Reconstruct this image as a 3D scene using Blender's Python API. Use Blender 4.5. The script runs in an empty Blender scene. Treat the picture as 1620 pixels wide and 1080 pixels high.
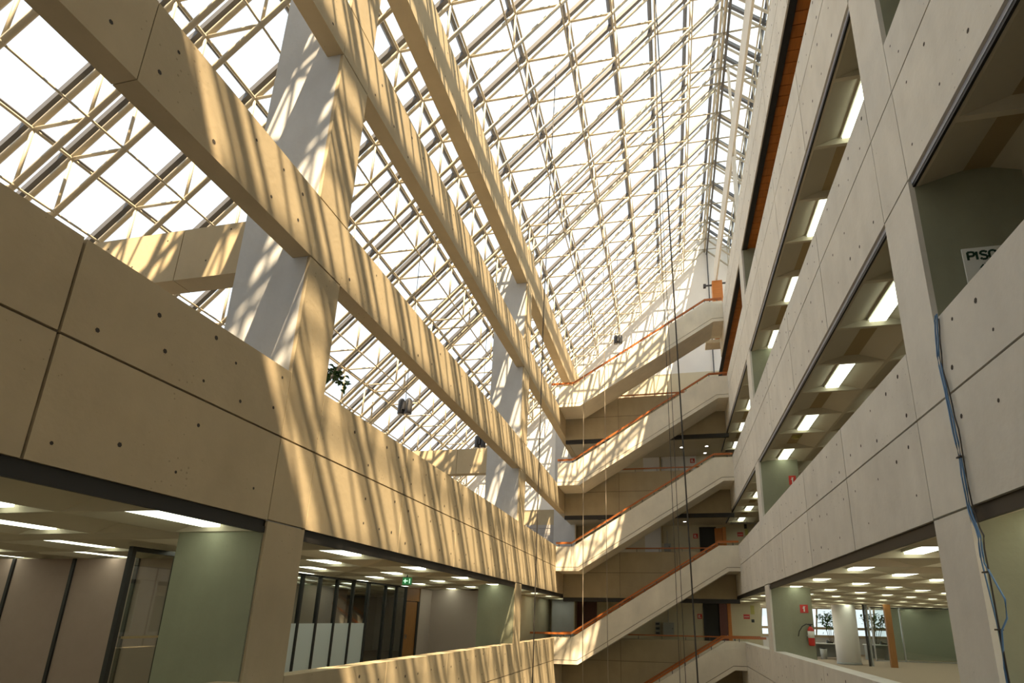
import bpy, bmesh, math, random
from mathutils import Vector, Matrix
random.seed(7)
SC = bpy.context.scene
COL = SC.collection
E = 1.66                     # eye height above the gallery floor; z below is given relative to the eye
PI = math.pi

# ------------------------------------------------------------------ camera
cam_d = bpy.data.cameras.new('camera')
cam = bpy.data.objects.new('camera', cam_d)
COL.objects.link(cam)
YAW, PITCH, ROLL, FPX, CX, CY = 0.20464633, 0.26702111, -0.01998971, 855.086, 883.129, 744.894
Rm = Matrix.Rotation(YAW, 3, 'Z') @ Matrix.Rotation(PITCH, 3, 'X') @ Matrix.Rotation(ROLL, 3, 'Y')
right, fwd, up = Rm.col[0], Rm.col[1], Rm.col[2]
M = Matrix((right, up, -fwd)).transposed().to_4x4()
M.translation = Vector((0, 0, E))
cam.matrix_world = M
cam_d.sensor_width = 36
cam_d.lens = FPX / 1620 * 36
cam_d.shift_x = (810 - CX) / 1620
cam_d.shift_y = (CY - 540) / 1620
cam_d.clip_start = 0.05
cam_d.clip_end = 500
SC.camera = cam

# ------------------------------------------------------------------ world, sun, exposure
w = bpy.data.worlds.new('sky'); SC.world = w
w.use_nodes = True
bg = w.node_tree.nodes['Background']
bg.inputs[0].default_value = (0.86, 0.94, 1.0, 1)
bg.inputs[1].default_value = 1.3
sun_d = bpy.data.lights.new('sun', 'SUN')
sun_d.energy = 22
sun_d.color = (1.0, 0.75, 0.46)
sun_d.angle = math.radians(0.45)
sun = bpy.data.objects.new('sun', sun_d)
COL.objects.link(sun)
sun.rotation_euler = Vector((-0.245, 0.49, -1)).to_track_quat('-Z', 'Y').to_euler()
sun.location = (10, -20, 45)
vs = SC.view_settings
vs.view_transform = 'Standard'; vs.look = 'None'; vs.gamma = 1; vs.exposure = 0.28
vs.use_curve_mapping = False
LAMP = 3.4                   # strength of the fluorescent diffusers

# ------------------------------------------------------------------ materials
def mat(name, col, rough=0.7, metal=0.0, noise=None, bump=None, spec=0.5, rand=0.0):
    """noise = (scale, amount), bump = (scale, strength)"""
    m = bpy.data.materials.new(name); m.use_nodes = True
    nt = m.node_tree; b = nt.nodes['Principled BSDF']
    b.inputs['Base Color'].default_value = (*col, 1)
    b.inputs['Roughness'].default_value = rough
    b.inputs['Metallic'].default_value = metal
    b.inputs['Specular IOR Level'].default_value = spec
    if noise or bump or rand:
        geo = nt.nodes.new('ShaderNodeNewGeometry')
    if noise or rand:
        hsv = nt.nodes.new('ShaderNodeHueSaturation')
        hsv.inputs['Color'].default_value = (*col, 1)
        val = None
        if noise:
            n = nt.nodes.new('ShaderNodeTexNoise')
            n.inputs['Scale'].default_value = noise[0]; n.inputs['Detail'].default_value = 6
            n.inputs['Roughness'].default_value = 0.65
            nt.links.new(geo.outputs['Position'], n.inputs['Vector'])
            mr = nt.nodes.new('ShaderNodeMapRange')
            mr.inputs[1].default_value = 0.3; mr.inputs[2].default_value = 0.7
            mr.inputs[3].default_value = 1 - noise[1]; mr.inputs[4].default_value = 1 + noise[1]
            nt.links.new(n.outputs[0], mr.inputs[0]); val = mr.outputs[0]
        if rand:
            oi = nt.nodes.new('ShaderNodeObjectInfo')
            m2 = nt.nodes.new('ShaderNodeMapRange')
            m2.inputs[3].default_value = 1 - rand; m2.inputs[4].default_value = 1 + rand
            nt.links.new(oi.outputs['Random'], m2.inputs[0])
            if val:
                mu = nt.nodes.new('ShaderNodeMath'); mu.operation = 'MULTIPLY'
                nt.links.new(val, mu.inputs[0]); nt.links.new(m2.outputs[0], mu.inputs[1]); val = mu.outputs[0]
            else:
                val = m2.outputs[0]
        nt.links.new(val, hsv.inputs['Value'])
        nt.links.new(hsv.outputs[0], b.inputs['Base Color'])
    if bump:
        n = nt.nodes.new('ShaderNodeTexNoise')
        n.inputs['Scale'].default_value = bump[0]; n.inputs['Detail'].default_value = 5
        nt.links.new(geo.outputs['Position'], n.inputs['Vector'])
        bp = nt.nodes.new('ShaderNodeBump'); bp.inputs['Strength'].default_value = bump[1]
        bp.inputs['Distance'].default_value = 0.02
        nt.links.new(n.outputs[0], bp.inputs['Height']); nt.links.new(bp.outputs[0], b.inputs['Normal'])
    return m

def concrete(name, col, pit=0.5):
    """board-smooth precast concrete: cloudy tone, faint vertical weather streaks, small blow holes"""
    m = mat(name, col, 0.85, noise=(1.3, 0.07), bump=(18, 0.12), spec=0.25, rand=0.035)
    nt = m.node_tree; b = nt.nodes['Principled BSDF']
    src = b.inputs['Base Color'].links[0].from_socket
    geo = [n for n in nt.nodes if n.type == 'NEW_GEOMETRY'][0]
    mp = nt.nodes.new('ShaderNodeMapping'); mp.inputs['Scale'].default_value = (1.6, 1.6, 0.5)
    nt.links.new(geo.outputs['Position'], mp.inputs['Vector'])
    st = nt.nodes.new('ShaderNodeTexNoise'); st.inputs['Scale'].default_value = 2.2; st.inputs['Detail'].default_value = 4
    nt.links.new(mp.outputs[0], st.inputs['Vector'])
    r1 = nt.nodes.new('ShaderNodeMapRange'); r1.inputs[1].default_value = 0.35; r1.inputs[2].default_value = 0.7
    r1.inputs[3].default_value = 1.02; r1.inputs[4].default_value = 0.95
    nt.links.new(st.outputs[0], r1.inputs[0])
    vo = nt.nodes.new('ShaderNodeTexVoronoi'); vo.inputs['Scale'].default_value = 13.0
    nt.links.new(geo.outputs['Position'], vo.inputs['Vector'])
    mask = nt.nodes.new('ShaderNodeTexNoise'); mask.inputs['Scale'].default_value = 1.1
    nt.links.new(geo.outputs['Position'], mask.inputs['Vector'])
    rm = nt.nodes.new('ShaderNodeMapRange'); rm.inputs[1].default_value = 0.45; rm.inputs[2].default_value = 0.7
    rm.inputs[3].default_value = 0.0; rm.inputs[4].default_value = 0.16 * pit / 0.5
    nt.links.new(mask.outputs[0], rm.inputs[0])
    lt = nt.nodes.new('ShaderNodeMath'); lt.operation = 'LESS_THAN'
    nt.links.new(vo.outputs['Distance'], lt.inputs[0]); nt.links.new(rm.outputs[0], lt.inputs[1])
    r2 = nt.nodes.new('ShaderNodeMapRange'); r2.inputs[3].default_value = 1.0; r2.inputs[4].default_value = 0.72
    nt.links.new(lt.outputs[0], r2.inputs[0])
    mu = nt.nodes.new('ShaderNodeMath'); mu.operation = 'MULTIPLY'
    nt.links.new(r1.outputs[0], mu.inputs[0]); nt.links.new(r2.outputs[0], mu.inputs[1])
    mx = nt.nodes.new('ShaderNodeVectorMath'); mx.operation = 'SCALE'
    nt.links.new(src, mx.inputs[0]); nt.links.new(mu.outputs[0], mx.inputs['Scale'])
    nt.links.new(mx.outputs[0], b.inputs['Base Color'])
    return m

def glass(name, tint, refl=0.08, diffuse=0.0):
    m = bpy.data.materials.new(name); m.use_nodes = True
    nt = m.node_tree; nt.nodes.clear()
    out = nt.nodes.new('ShaderNodeOutputMaterial')
    tr = nt.nodes.new('ShaderNodeBsdfTransparent'); tr.inputs[0].default_value = (*tint, 1)
    gl = nt.nodes.new('ShaderNodeBsdfGlossy'); gl.inputs['Roughness'].default_value = 0.02
    lw = nt.nodes.new('ShaderNodeLayerWeight'); lw.inputs[0].default_value = 0.5      # same from both faces of a pane
    pw = nt.nodes.new('ShaderNodeMath'); pw.operation = 'POWER'; pw.inputs[1].default_value = 5.0
    nt.links.new(lw.outputs['Facing'], pw.inputs[0])
    ma = nt.nodes.new('ShaderNodeMath'); ma.operation = 'MULTIPLY_ADD'; ma.inputs[1].default_value = 0.5; ma.inputs[2].default_value = refl
    nt.links.new(pw.outputs[0], ma.inputs[0])
    mix = nt.nodes.new('ShaderNodeMixShader')
    nt.links.new(ma.outputs[0], mix.inputs[0]); nt.links.new(tr.outputs[0], mix.inputs[1]); nt.links.new(gl.outputs[0], mix.inputs[2])
    last = mix.outputs[0]
    if diffuse:
        tl = nt.nodes.new('ShaderNodeBsdfTranslucent'); tl.inputs[0].default_value = (0.42, 0.50, 0.60, 1)  # bluish colour stands in for sky seen through the panes
        m2 = nt.nodes.new('ShaderNodeMixShader'); m2.inputs[0].default_value = diffuse
        nt.links.new(last, m2.inputs[1]); nt.links.new(tl.outputs[0], m2.inputs[2]); last = m2.outputs[0]
    nt.links.new(last, out.inputs[0])
    return m

def emit(name, col, s):
    m = bpy.data.materials.new(name); m.use_nodes = True
    b = m.node_tree.nodes['Principled BSDF']
    b.inputs['Base Color'].default_value = (*col, 1)
    b.inputs['Emission Color'].default_value = (*col, 1)
    b.inputs['Emission Strength'].default_value = s
    return m

def wood(name, col, scale=(1, 14, 14), rough=0.45):
    m = mat(name, col, rough, rand=0.10)
    nt = m.node_tree; b = nt.nodes['Principled BSDF']
    src = b.inputs['Base Color'].links[0].from_socket
    geo = [n for n in nt.nodes if n.type == 'NEW_GEOMETRY'][0]
    mp = nt.nodes.new('ShaderNodeMapping'); mp.inputs['Scale'].default_value = scale
    nt.links.new(geo.outputs['Position'], mp.inputs['Vector'])
    n = nt.nodes.new('ShaderNodeTexNoise'); n.inputs['Scale'].default_value = 2.5; n.inputs['Detail'].default_value = 6
    nt.links.new(mp.outputs[0], n.inputs['Vector'])
    r = nt.nodes.new('ShaderNodeMapRange'); r.inputs[3].default_value = 0.7; r.inputs[4].default_value = 1.3
    nt.links.new(n.outputs[0], r.inputs[0])
    mx = nt.nodes.new('ShaderNodeVectorMath'); mx.operation = 'SCALE'
    nt.links.new(src, mx.inputs[0]); nt.links.new(r.outputs[0], mx.inputs['Scale'])
    nt.links.new(mx.outputs[0], b.inputs['Base Color'])
    return m

MT = {}
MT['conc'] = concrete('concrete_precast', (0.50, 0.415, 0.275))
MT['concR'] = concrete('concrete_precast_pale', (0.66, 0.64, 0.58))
MT['conc_stair'] = concrete('concrete_stair', (0.72, 0.67, 0.56), 0.25)
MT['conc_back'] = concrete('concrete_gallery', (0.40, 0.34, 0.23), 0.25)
MT['joint'] = mat('joint_shadow_gap', (0.16, 0.13, 0.10), 0.95)
MT['hole'] = mat('tie_hole', (0.06, 0.05, 0.04), 0.95)
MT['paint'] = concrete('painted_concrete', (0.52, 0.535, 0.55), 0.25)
MT['pier'] = concrete('grey_green_plaster', (0.29, 0.30, 0.215), 0.15)
MT['white'] = mat('white_plaster', (0.78, 0.77, 0.74), 0.8, noise=(0.8, 0.03))
MT['cream'] = mat('cream_wall_paint', (0.62, 0.56, 0.40), 0.8, noise=(1.0, 0.04))
MT['black'] = mat('black_channel', (0.018, 0.017, 0.017), 0.5)
MT['alu'] = mat('aluminium_trim', (0.42, 0.45, 0.55), 0.4, 0.0)
MT['tube'] = mat('cream_tube_paint', (0.46, 0.41, 0.31), 0.45, noise=(3, 0.05))
MT['bar'] = mat('grey_glazing_bar', (0.085, 0.085, 0.09), 0.5)
MT['node'] = mat('cream_node', (0.70, 0.58, 0.38), 0.5)
MT['roofglass'] = glass('roof_glass', (0.965, 0.975, 0.98), 0.05)
MT['sundiffuse'] = glass('sun_diffusing_roof_glass', (0.80, 0.84, 0.88), 0.05, 0.86)  # diffusing mix added to stop direct sun coming past the ridge
MT['glass'] = glass('clear_partition_glass', (0.88, 0.91, 0.89), 0.10)
MT['frost'] = mat('frosted_film', (0.62, 0.68, 0.70), 0.5)
MT['wood'] = wood('orange_wood', (0.50, 0.17, 0.025))
MT['woodceil'] = wood('orange_wood_plank', (0.50, 0.175, 0.03), (14, 1.2, 1.2))
MT['brownwood'] = wood('brown_wood', (0.30, 0.135, 0.035), (10, 10, 1.5))
MT['screen'] = mat('pale_grey_green_wall', (0.42, 0.42, 0.33), 0.8)
MT['beige'] = mat('beige_wall', (0.47, 0.40, 0.35), 0.85, noise=(1.0, 0.03))
MT['darkwood'] = wood('dark_red_wood', (0.13, 0.035, 0.02), (10, 10, 1))
MT['rail'] = mat('orange_varnished_rail', (0.38, 0.115, 0.026), 0.25)
MT['coffer'] = mat('ceiling_coffer', (0.58, 0.53, 0.41), 0.7, noise=(1.2, 0.04), rand=0.04)
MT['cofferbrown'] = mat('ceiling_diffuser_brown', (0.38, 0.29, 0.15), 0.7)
MT['housing'] = mat('lamp_housing', (0.55, 0.54, 0.46), 0.5)
MT['lamp'] = emit('lamp_diffuser', (0.95, 1.0, 0.78), LAMP)
MT['down'] = emit('downlight_glow', (1.0, 0.95, 0.85), 14)
MT['pink'] = mat('pink_beige_fabric_panel', (0.36, 0.27, 0.225), 0.9, noise=(6, 0.03))
MT['carpet'] = mat('beige_carpet', (0.40, 0.32, 0.24), 0.95, noise=(30, 0.08))
MT['slate'] = mat('dark_stone_floor', (0.13, 0.12, 0.105), 0.7, noise=(2, 0.06))
MT['dark'] = mat('dark_interior', (0.03, 0.028, 0.025), 0.8)
MT['red'] = mat('signal_red', (0.55, 0.03, 0.02), 0.4)
MT['signwhite'] = mat('sign_white', (0.75, 0.78, 0.74), 0.5)
MT['signtext'] = mat('sign_dark_green_ink', (0.01, 0.05, 0.03), 0.6)
MT['exit'] = emit('exit_sign_green', (0.01, 0.20, 0.05), 0.25)
MT['exitw'] = emit('exit_sign_white', (0.6, 1.0, 0.7), 0.6)
MT['blue'] = mat('blue_cable', (0.12, 0.25, 0.46), 0.5)
MT['cable'] = mat('dark_cable', (0.05, 0.045, 0.04), 0.6)
MT['rope'] = mat('pale_rope', (0.30, 0.25, 0.19), 0.8)
MT['lampblack'] = mat('floodlight_dark_metal', (0.06, 0.06, 0.065), 0.4, 0.3)
MT['lens'] = mat('floodlight_lens', (0.35, 0.36, 0.38), 0.15)
MT['grey'] = mat('grey_steel_cabinet', (0.33, 0.34, 0.32), 0.5)
MT['desk'] = mat('white_laminate', (0.70, 0.70, 0.68), 0.4)
MT['leaf'] = mat('leaf_green', (0.055, 0.13, 0.03), 0.5, rand=0.2)
MT['stem'] = mat('brown_stem', (0.16, 0.10, 0.06), 0.8)
MT['pot'] = mat('clay_pot', (0.35, 0.20, 0.13), 0.8)
MT['soil'] = mat('soil', (0.06, 0.04, 0.03), 0.95)
MT['yellow'] = mat('yellow_green_notice', (0.50, 0.46, 0.15), 0.6)
MT['ground'] = mat('outdoor_paving', (0.35, 0.34, 0.32), 0.9, noise=(0.3, 0.06))
MT['greydoor'] = mat('grey_shutter', (0.33, 0.32, 0.32), 0.6)
MT['steel'] = mat('stainless', (0.6, 0.6, 0.6), 0.3, 1.0)

# ------------------------------------------------------------------ mesh helpers (z relative to the eye)
class MB:
    def __init__(s): s.v = []; s.f = []; s.mi = []
    def face(s, pts, m=0):
        i = len(s.v); s.v += [tuple(p) for p in pts]; s.f.append(tuple(range(i, i + len(pts)))); s.mi.append(m)
    def box(s, x0, x1, y0, y1, z0, z1, m=0):
        i = len(s.v)
        s.v += [(x0,y0,z0),(x1,y0,z0),(x1,y1,z0),(x0,y1,z0),(x0,y0,z1),(x1,y0,z1),(x1,y1,z1),(x0,y1,z1)]
        for q in ((0,3,2,1),(4,5,6,7),(0,1,5,4),(1,2,6,5),(2,3,7,6),(3,0,4,7)):
            s.f.append(tuple(i + k for k in q)); s.mi.append(m)
        return s
    def prism_y(s, pts, y0, y1, m=0):
        """polygon in (x,z), extruded along y"""
        n = len(pts); i = len(s.v)
        s.v += [(x, y0, z) for x, z in pts] + [(x, y1, z) for x, z in pts]
        s.f.append(tuple(i + k for k in range(n))); s.mi.append(m)
        s.f.append(tuple(i + n + k for k in reversed(range(n)))); s.mi.append(m)
        for k in range(n):
            l = (k + 1) % n
            s.f.append((i + l, i + k, i + n + k, i + n + l)); s.mi.append(m)
        return s
    def tube(s, a, b, r, n=6, m=0, caps=True):
        a = Vector(a); b = Vector(b); d = (b - a)
        if d.length < 1e-6: return s
        q = d.to_track_quat('Z', 'Y'); i = len(s.v)
        for p in (a, b):
            for k in range(n):
                t = 2 * PI * (k + .5) / n
                s.v.append(tuple(p + q @ Vector((r * math.cos(t), r * math.sin(t), 0))))
        for k in range(n):
            l = (k + 1) % n
            s.f.append((i + k, i + l, i + n + l, i + n + k)); s.mi.append(m)
        if caps:
            s.f.append(tuple(i + k for k in reversed(range(n)))); s.mi.append(m)
            s.f.append(tuple(i + n + k for k in range(n))); s.mi.append(m)
        return s
    def path(s, pts, r, n=6, m=0):
        pts = [Vector(p) for p in pts]; i = len(s.v)
        for j, p in enumerate(pts):
            d = (pts[min(j + 1, len(pts) - 1)] - pts[max(j - 1, 0)])
            q = d.to_track_quat('Z', 'Y')
            for k in range(n):
                t = 2 * PI * k / n
                s.v.append(tuple(p + q @ Vector((r * math.cos(t), r * math.sin(t), 0))))
        for j in range(len(pts) - 1):
            for k in range(n):
                l = (k + 1) % n; o = i + j * n
                s.f.append((o + k, o + l, o + n + l, o + n + k)); s.mi.append(m)
        s.f.append(tuple(i + k for k in reversed(range(n)))); s.mi.append(m)
        o = i + (len(pts) - 1) * n
        s.f.append(tuple(o + k for k in range(n))); s.mi.append(m)
        return s
    def barxz(s, a, b, y0, y1, w, m=0):
        """rectangular bar from a to b in (x,z), w thick across, spanning y0..y1"""
        d = Vector((b[0] - a[0], b[1] - a[1])); d.normalize(); n = Vector((-d.y, d.x)) * w / 2
        return s.prism_y([(a[0]-n.x, a[1]-n.y), (b[0]-n.x, b[1]-n.y), (b[0]+n.x, b[1]+n.y), (a[0]+n.x, a[1]+n.y)], y0, y1, m)
    def lathe(s, c, prof, n=16, m=0):
        """profile (r,z) about the vertical through c"""
        i = len(s.v)
        for r, z in prof:
            for k in range(n):
                t = 2 * PI * k / n
                s.v.append((c[0] + r * math.cos(t), c[1] + r * math.sin(t), c[2] + z))
        for j in range(len(prof) - 1):
            for k in range(n):
                l = (k + 1) % n; o = i + j * n
                s.f.append((o + k, o + l, o + n + l, o + n + k)); s.mi.append(m)
        s.f.append(tuple(i + k for k in reversed(range(n)))); s.mi.append(m)
        o = i + (len(prof) - 1) * n
        s.f.append(tuple(o + k for k in range(n))); s.mi.append(m)
        return s
    def mesh(s, name, mats, smooth=False, origin=None):
        me = bpy.data.meshes.new(name)
        o = origin or (0, 0, 0)
        me.from_pydata([(x - o[0], y - o[1], z - o[2]) for x, y, z in s.v], [], s.f)
        if isinstance(mats, str): mats = [mats]
        for m in mats: me.materials.append(MT[m])
        me.polygons.foreach_set('material_index', s.mi)
        if smooth: me.polygons.foreach_set('use_smooth', [True] * len(s.f))
        bm = bmesh.new(); bm.from_mesh(me)
        bmesh.ops.recalc_face_normals(bm, faces=bm.faces); bm.to_mesh(me); bm.free()
        me.update()
        return me

def place(o, parent=None, loc=(0, 0, 0)):
    """loc relative to the eye plane for top-level objects, to the parent's base otherwise"""
    COL.objects.link(o)
    if parent is None:
        o.location = (loc[0], loc[1], loc[2] + E)
    else:
        o.parent = parent; o.location = loc
    return o

def tag(o, label, cat=None, group=None, kind=None):
    o['label'] = label
    if cat: o['category'] = cat
    if group: o['group'] = group
    if kind: o['kind'] = kind
    return o

def thing(name, label, cat, loc=(0, 0, 0), group=None, kind=None):
    return tag(place(bpy.data.objects.new(name, None), None, loc), label, cat, group, kind)

def part(name, mb, mats, parent, smooth=False, kind=None, label=None):
    """mb in eye-relative world coordinates"""
    p = parent; off = Vector((0, 0, 0))
    while p is not None:
        off += p.location; p = p.parent
    off.z -= E
    c = mb.v
    cen = Vector((sum(v[0] for v in c) / len(c), sum(v[1] for v in c) / len(c), min(v[2] for v in c)))
    o = bpy.data.objects.new(name, mb.mesh(name, mats, smooth, cen))
    place(o, parent, cen - off)
    if kind: o['kind'] = kind
    if label: o['label'] = label
    return o

def solo(name, mb, mats, label, cat=None, group=None, kind=None, smooth=False):
    c = mb.v
    cen = Vector((sum(v[0] for v in c) / len(c), sum(v[1] for v in c) / len(c), min(v[2] for v in c)))
    o = place(bpy.data.objects.new(name, mb.mesh(name, mats, smooth, cen)), None, cen)
    return tag(o, label, cat, group, kind)

def linked(name, mesh, parent, loc):
    return place(bpy.data.objects.new(name, mesh), parent, loc)

# ------------------------------------------------------------------ levels (relative to the eye)
H = 3.37
FL = [-1.66 + H * k for k in range(6)]             # floor surfaces, k = 0 is the camera's gallery
BOT = [0.985, 4.355, 7.735, 11.10]                 # underside of the parapet band above level k
TOP = [-0.68, 2.745, 6.15, 9.52, 12.70]            # top of the parapet of level k
GRV = [-1.46, 1.945, 5.40, 8.80, 11.98]            # horizontal joint inside the band
GRVR = [-1.44, 2.0, 5.50, 8.88, 11.98]
BASE = -8.40
XL, XR = -4.30, 2.50
Y0, YE = -2.5, 25.8                                # near and far end walls
CY_ = [(5.11, 5.74), (15.11, 15.74), (25.11, 25.74)]
SEC = [(-2.5, 0.25), (0.25, 2.73), (2.73, 5.11), (5.74, 8.08), (8.08, 10.45), (10.45, 12.9), (12.9, 15.11), (15.74, 18.1), (18.1, 20.55), (20.55, 22.3)]
SECB = SEC
T = 0.27
G = 0.011                                          # half joint width

def tie_holes(mb, x, sx, y0, y1, z0, z1):
    ny = max(1, round((y1 - y0) / 0.5)); nz = 1 if z1 - z0 < 0.6 else 2
    for i in range(ny):
        for j in range(nz):
            if random.random() < 0.25: continue
            y = y0 + (i + .5) * (y1 - y0) / ny + random.uniform(-.1, .1)
            z = z0 + (j + .5) * (z1 - z0) / nz + random.uniform(-.08, .08)
            r = random.uniform(0.012, 0.024)
            mb.face([(x + sx * 0.0015, y + r * math.cos(t * PI / 3) * 1.0, z + r * math.sin(t * PI / 3) * 1.15) for t in range(6)])

def band(parent, x, sx, k_bot, k_grv, k_top, secs, m, holes, name='concrete_panel', thin=None):
    """rows of panels; x is the face plane, sx the way the face looks"""
    xi = x - sx * T
    for (a, b) in secs:
        rows = [(k_bot, k_grv), (k_grv, k_top)] if k_grv is not None else [(k_bot, k_top)]
        for r, (c, d) in enumerate(rows):
            lo = c + (G if r else 0); hi = d - (G if r == 0 and len(rows) > 1 else 0)
            xi = x - sx * (thin if (thin and r == 0) else T)
            p = MB().box(min(x, xi), max(x, xi), a + G, b - G, lo, hi)
            part(name, p, m, parent)
            tie_holes(holes, x, sx, a, b, lo, hi)
        xa, xb = x - sx * min(.03, (thin or 1) * .6), x - sx * ((thin or T) - .004)
        core = MB().box(min(xa, xb), max(xa, xb), a - .001, b + .001, k_bot + .03, k_top - .03)
        part('joint_backing', core, 'joint', parent)

# ------------------------------------------------------------------ ground and far shell
solo('ground', MB().box(-120, 120, -120, 160, BASE - .3, BASE - .02), 'ground', 'grey paving outside the building', kind='structure')
solo('floor', MB().box(-15.8, 15, Y0, 37, BASE - .02, BASE), 'slate', 'atrium floor far below the galleries', kind='structure')

# end wall under the roof (far) and the near one behind the camera
def gable(y0, y1):
    return MB().prism_y([(-15.9, BASE), (3.85, BASE), (3.85, 1.72), (8.0, 1.72), (8.0, 14.85), (2.4, 20.45), (-15.9, 2.2)], y0, y1)
solo('wall_back', gable(YE, YE + .25), 'white', 'white plastered end wall rising to the gable of the glass roof', kind='structure')
solo('wall_front', gable(Y0 - .25, Y0), 'white', 'near end wall behind the camera', kind='structure')

# ------------------------------------------------------------------ left side: bands, beams, columns
wl = thing('wall_left', 'sunlit left parapet wall of large precast concrete panels', None, (XL, 10, BASE), kind='structure')
hl = MB()
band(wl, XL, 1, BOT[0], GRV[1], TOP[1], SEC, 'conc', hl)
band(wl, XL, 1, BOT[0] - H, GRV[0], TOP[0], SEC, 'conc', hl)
part('tie_holes', hl, 'hole', wl, kind='stuff')
for a, b in [(Y0, 5.11), (5.74, 15.11), (15.74, 22.3)]:
    t = MB().box(XL - .10, XL - .03, a, b, BOT[0] - .07, BOT[0])
    t.box(XL - .058, XL - .02, a, b, BOT[0] - .14, BOT[0] - .07)
    part('ceiling_track', t, 'black', wl, label='black steel channel under the concrete band')
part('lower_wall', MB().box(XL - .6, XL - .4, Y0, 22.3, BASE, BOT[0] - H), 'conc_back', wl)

def column(x, sx, depth, ys, zs, top, m, label, side_m, sloped=False):
    y0, y1 = ys
    o = thing('concrete_column', label, 'column', (x - sx * depth / 2, (y0 + y1) / 2, BASE), 'columns of the atrium')
    xi = x - sx * depth
    zz = [BASE] + [z for z in zs if z < top - .2] + [top]
    cl = .05
    xs = x - sx * cl
    if sloped: sh = MB().prism_y([(xi, BASE), (xs, BASE), (xs, top - cl), (xi, top - depth)], y0, y1)
    else: sh = MB().box(min(xs, xi), max(xs, xi), y0, y1, BASE, top)
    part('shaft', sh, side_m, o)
    for a, b in zip(zz[:-1], zz[1:]):
        lo, hi = a + (G if a > BASE else 0), b - (G if b < top else 0)
        if sloped and b == top: mb = MB().prism_y([(xs, lo), (x, lo), (x, top), (xs, top - cl)], y0, y1)
        else: mb = MB().box(min(x, xs), max(x, xs), y0, y1, lo, hi)
        part('cladding_panel', mb, m, o)
    return o
LB = [(4.355, 5.245, .26), (7.70, 8.58, .26), (10.75, 12.0, .37)]        # left beams: underside, top, thickness
ZL = [BOT[0] - H, GRV[0], BOT[0], GRV[1]] + [z for b in LB for z in b[:2]]
lab = ['tall left concrete column nearest the camera, crossed by the beams, sun streaks on it',
       'left concrete column halfway down the atrium, pale flank toward camera',
       'farthest left column standing by the end wall behind the stairs']
for i in range(3):
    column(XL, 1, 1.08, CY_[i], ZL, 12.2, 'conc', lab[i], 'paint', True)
# grey-green lining of the column flanks inside the camera's gallery (left and right)
lining = []
for i, (a, b) in enumerate(CY_[:2]):
    solo('wall_lining', MB().box(XL - 1.1, XL - .03, a - .02, a - .001, FL[0], BOT[0] + .1), 'pier',
         ['grey green plaster lining on the near left column, camera level', 'grey green plaster lining on the second left column, camera level'][i], 'wall lining')

bl = ['lowest free-spanning concrete beam on the left side', 'middle free-spanning concrete beam on the left side', 'highest free-spanning concrete beam on the left, just under the roof']
for i in range(3):
    z0, z1, TB = LB[i]
    o = thing('concrete_beam', bl[i], 'beam', (XL, 10, z0), 'left beams')
    for a, b in [(Y0, 2.76), (2.76, 5.11), (5.74, 10.42), (10.42, 15.11), (15.74, 20.6), (20.6, 25.11)]:
        part('beam_segment', MB().box(XL - TB, XL, a + (.004 if a > 0 else 0), b - .004, z0, z1), 'conc', o)
    part('joint_backing', MB().box(XL - TB + .02, XL - .02, Y0, 5.11, z0 + .02, z1 - .02), 'joint', o)
    part('joint_backing', MB().box(XL - TB + .02, XL - .02, 5.74, 15.11, z0 + .02, z1 - .02), 'joint', o)
    part('joint_backing', MB().box(XL - TB + .02, XL - .02, 15.74, 25.11, z0 + .02, z1 - .02), 'joint', o)
    h = MB()
    for a, b in [(0, 2.76), (2.76, 5.1), (5.74, 10.42), (10.42, 15.1)]:
        tie_holes(h, XL, 1, a, b, z0, z1)
    part('tie_holes', h, 'hole', o, kind='stuff')
for i in range(2):
    y = CY_[i][0] + .01
    o = thing('cross_beam', ['concrete cross beam running from the near left column out to the sloping glass', 'concrete cross beam running from the second left column out to the sloping glass'][i], 'beam', (-8, y, 4.25), 'cross beams')
    part('beam_segment', MB().box(-6.35, -5.38, y, y + .28, 4.25, 5.04), 'conc', o)
    part('beam_segment', MB().prism_y([(-12.3, 4.25), (-6.362, 4.25), (-6.362, 5.04), (-11.55, 5.04)], y, y + .28), 'conc', o)
    h = MB()
    for (x, z) in ((-5.6, 4.95), (-5.9, 4.5), (-6.6, 4.9), (-7.1, 4.55), (-7.6, 4.9)):
        h.face([(x + .014 * math.cos(t * PI / 3), y - .0015, z + .014 * math.sin(t * PI / 3)) for t in range(6)])
    part('tie_holes', h, 'hole', o, kind='stuff')

# ------------------------------------------------------------------ right side: bands and columns
wr = thing('wall_right', 'right parapet walls of pale precast concrete panels on every gallery', None, (XR, 10, BASE), kind='structure')
hr = MB()
SECR = SEC
for k in range(5):
    if k == 0:   zb, zg, zt = BOT[0] - H, GRVR[0], TOP[0]
    else:        zb, zg, zt = BOT[k - 1], GRVR[k], TOP[k]
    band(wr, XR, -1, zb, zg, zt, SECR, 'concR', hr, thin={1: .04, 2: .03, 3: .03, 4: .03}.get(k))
    if k:
        for a, b in [(Y0, 5.11), (5.74, 15.11), (15.74, 25.0)]:
            if k == 1:
                t = MB().box(XR + .04, XR + .075, a, b, zb - .06, zb + .01).box(XR + .03, XR + .06, a, b, zb - .135, zb - .06)
            elif k == 4:
                t = MB().box(XR + .03, XR + .17, a, b, zb - .01, zb + .02)
            else:
                t = MB().box(XR + .035, XR + .06, a, b, zb - .085, zb - .05)
            part('ceiling_track', t, 'black', wr, label='black steel channel under the concrete band')
            if 1 < k < 4:
                part('aluminium_trim', MB().box(XR + .03, XR + .06, a, b, zb - .05, zb), 'alu', wr)
part('tie_holes', hr, 'hole', wr, kind='stuff')
part('lower_wall', MB().box(XR + .4, XR + .6, Y0, 22.3, BASE, BOT[0] - H), 'conc_back', wr)
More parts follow.
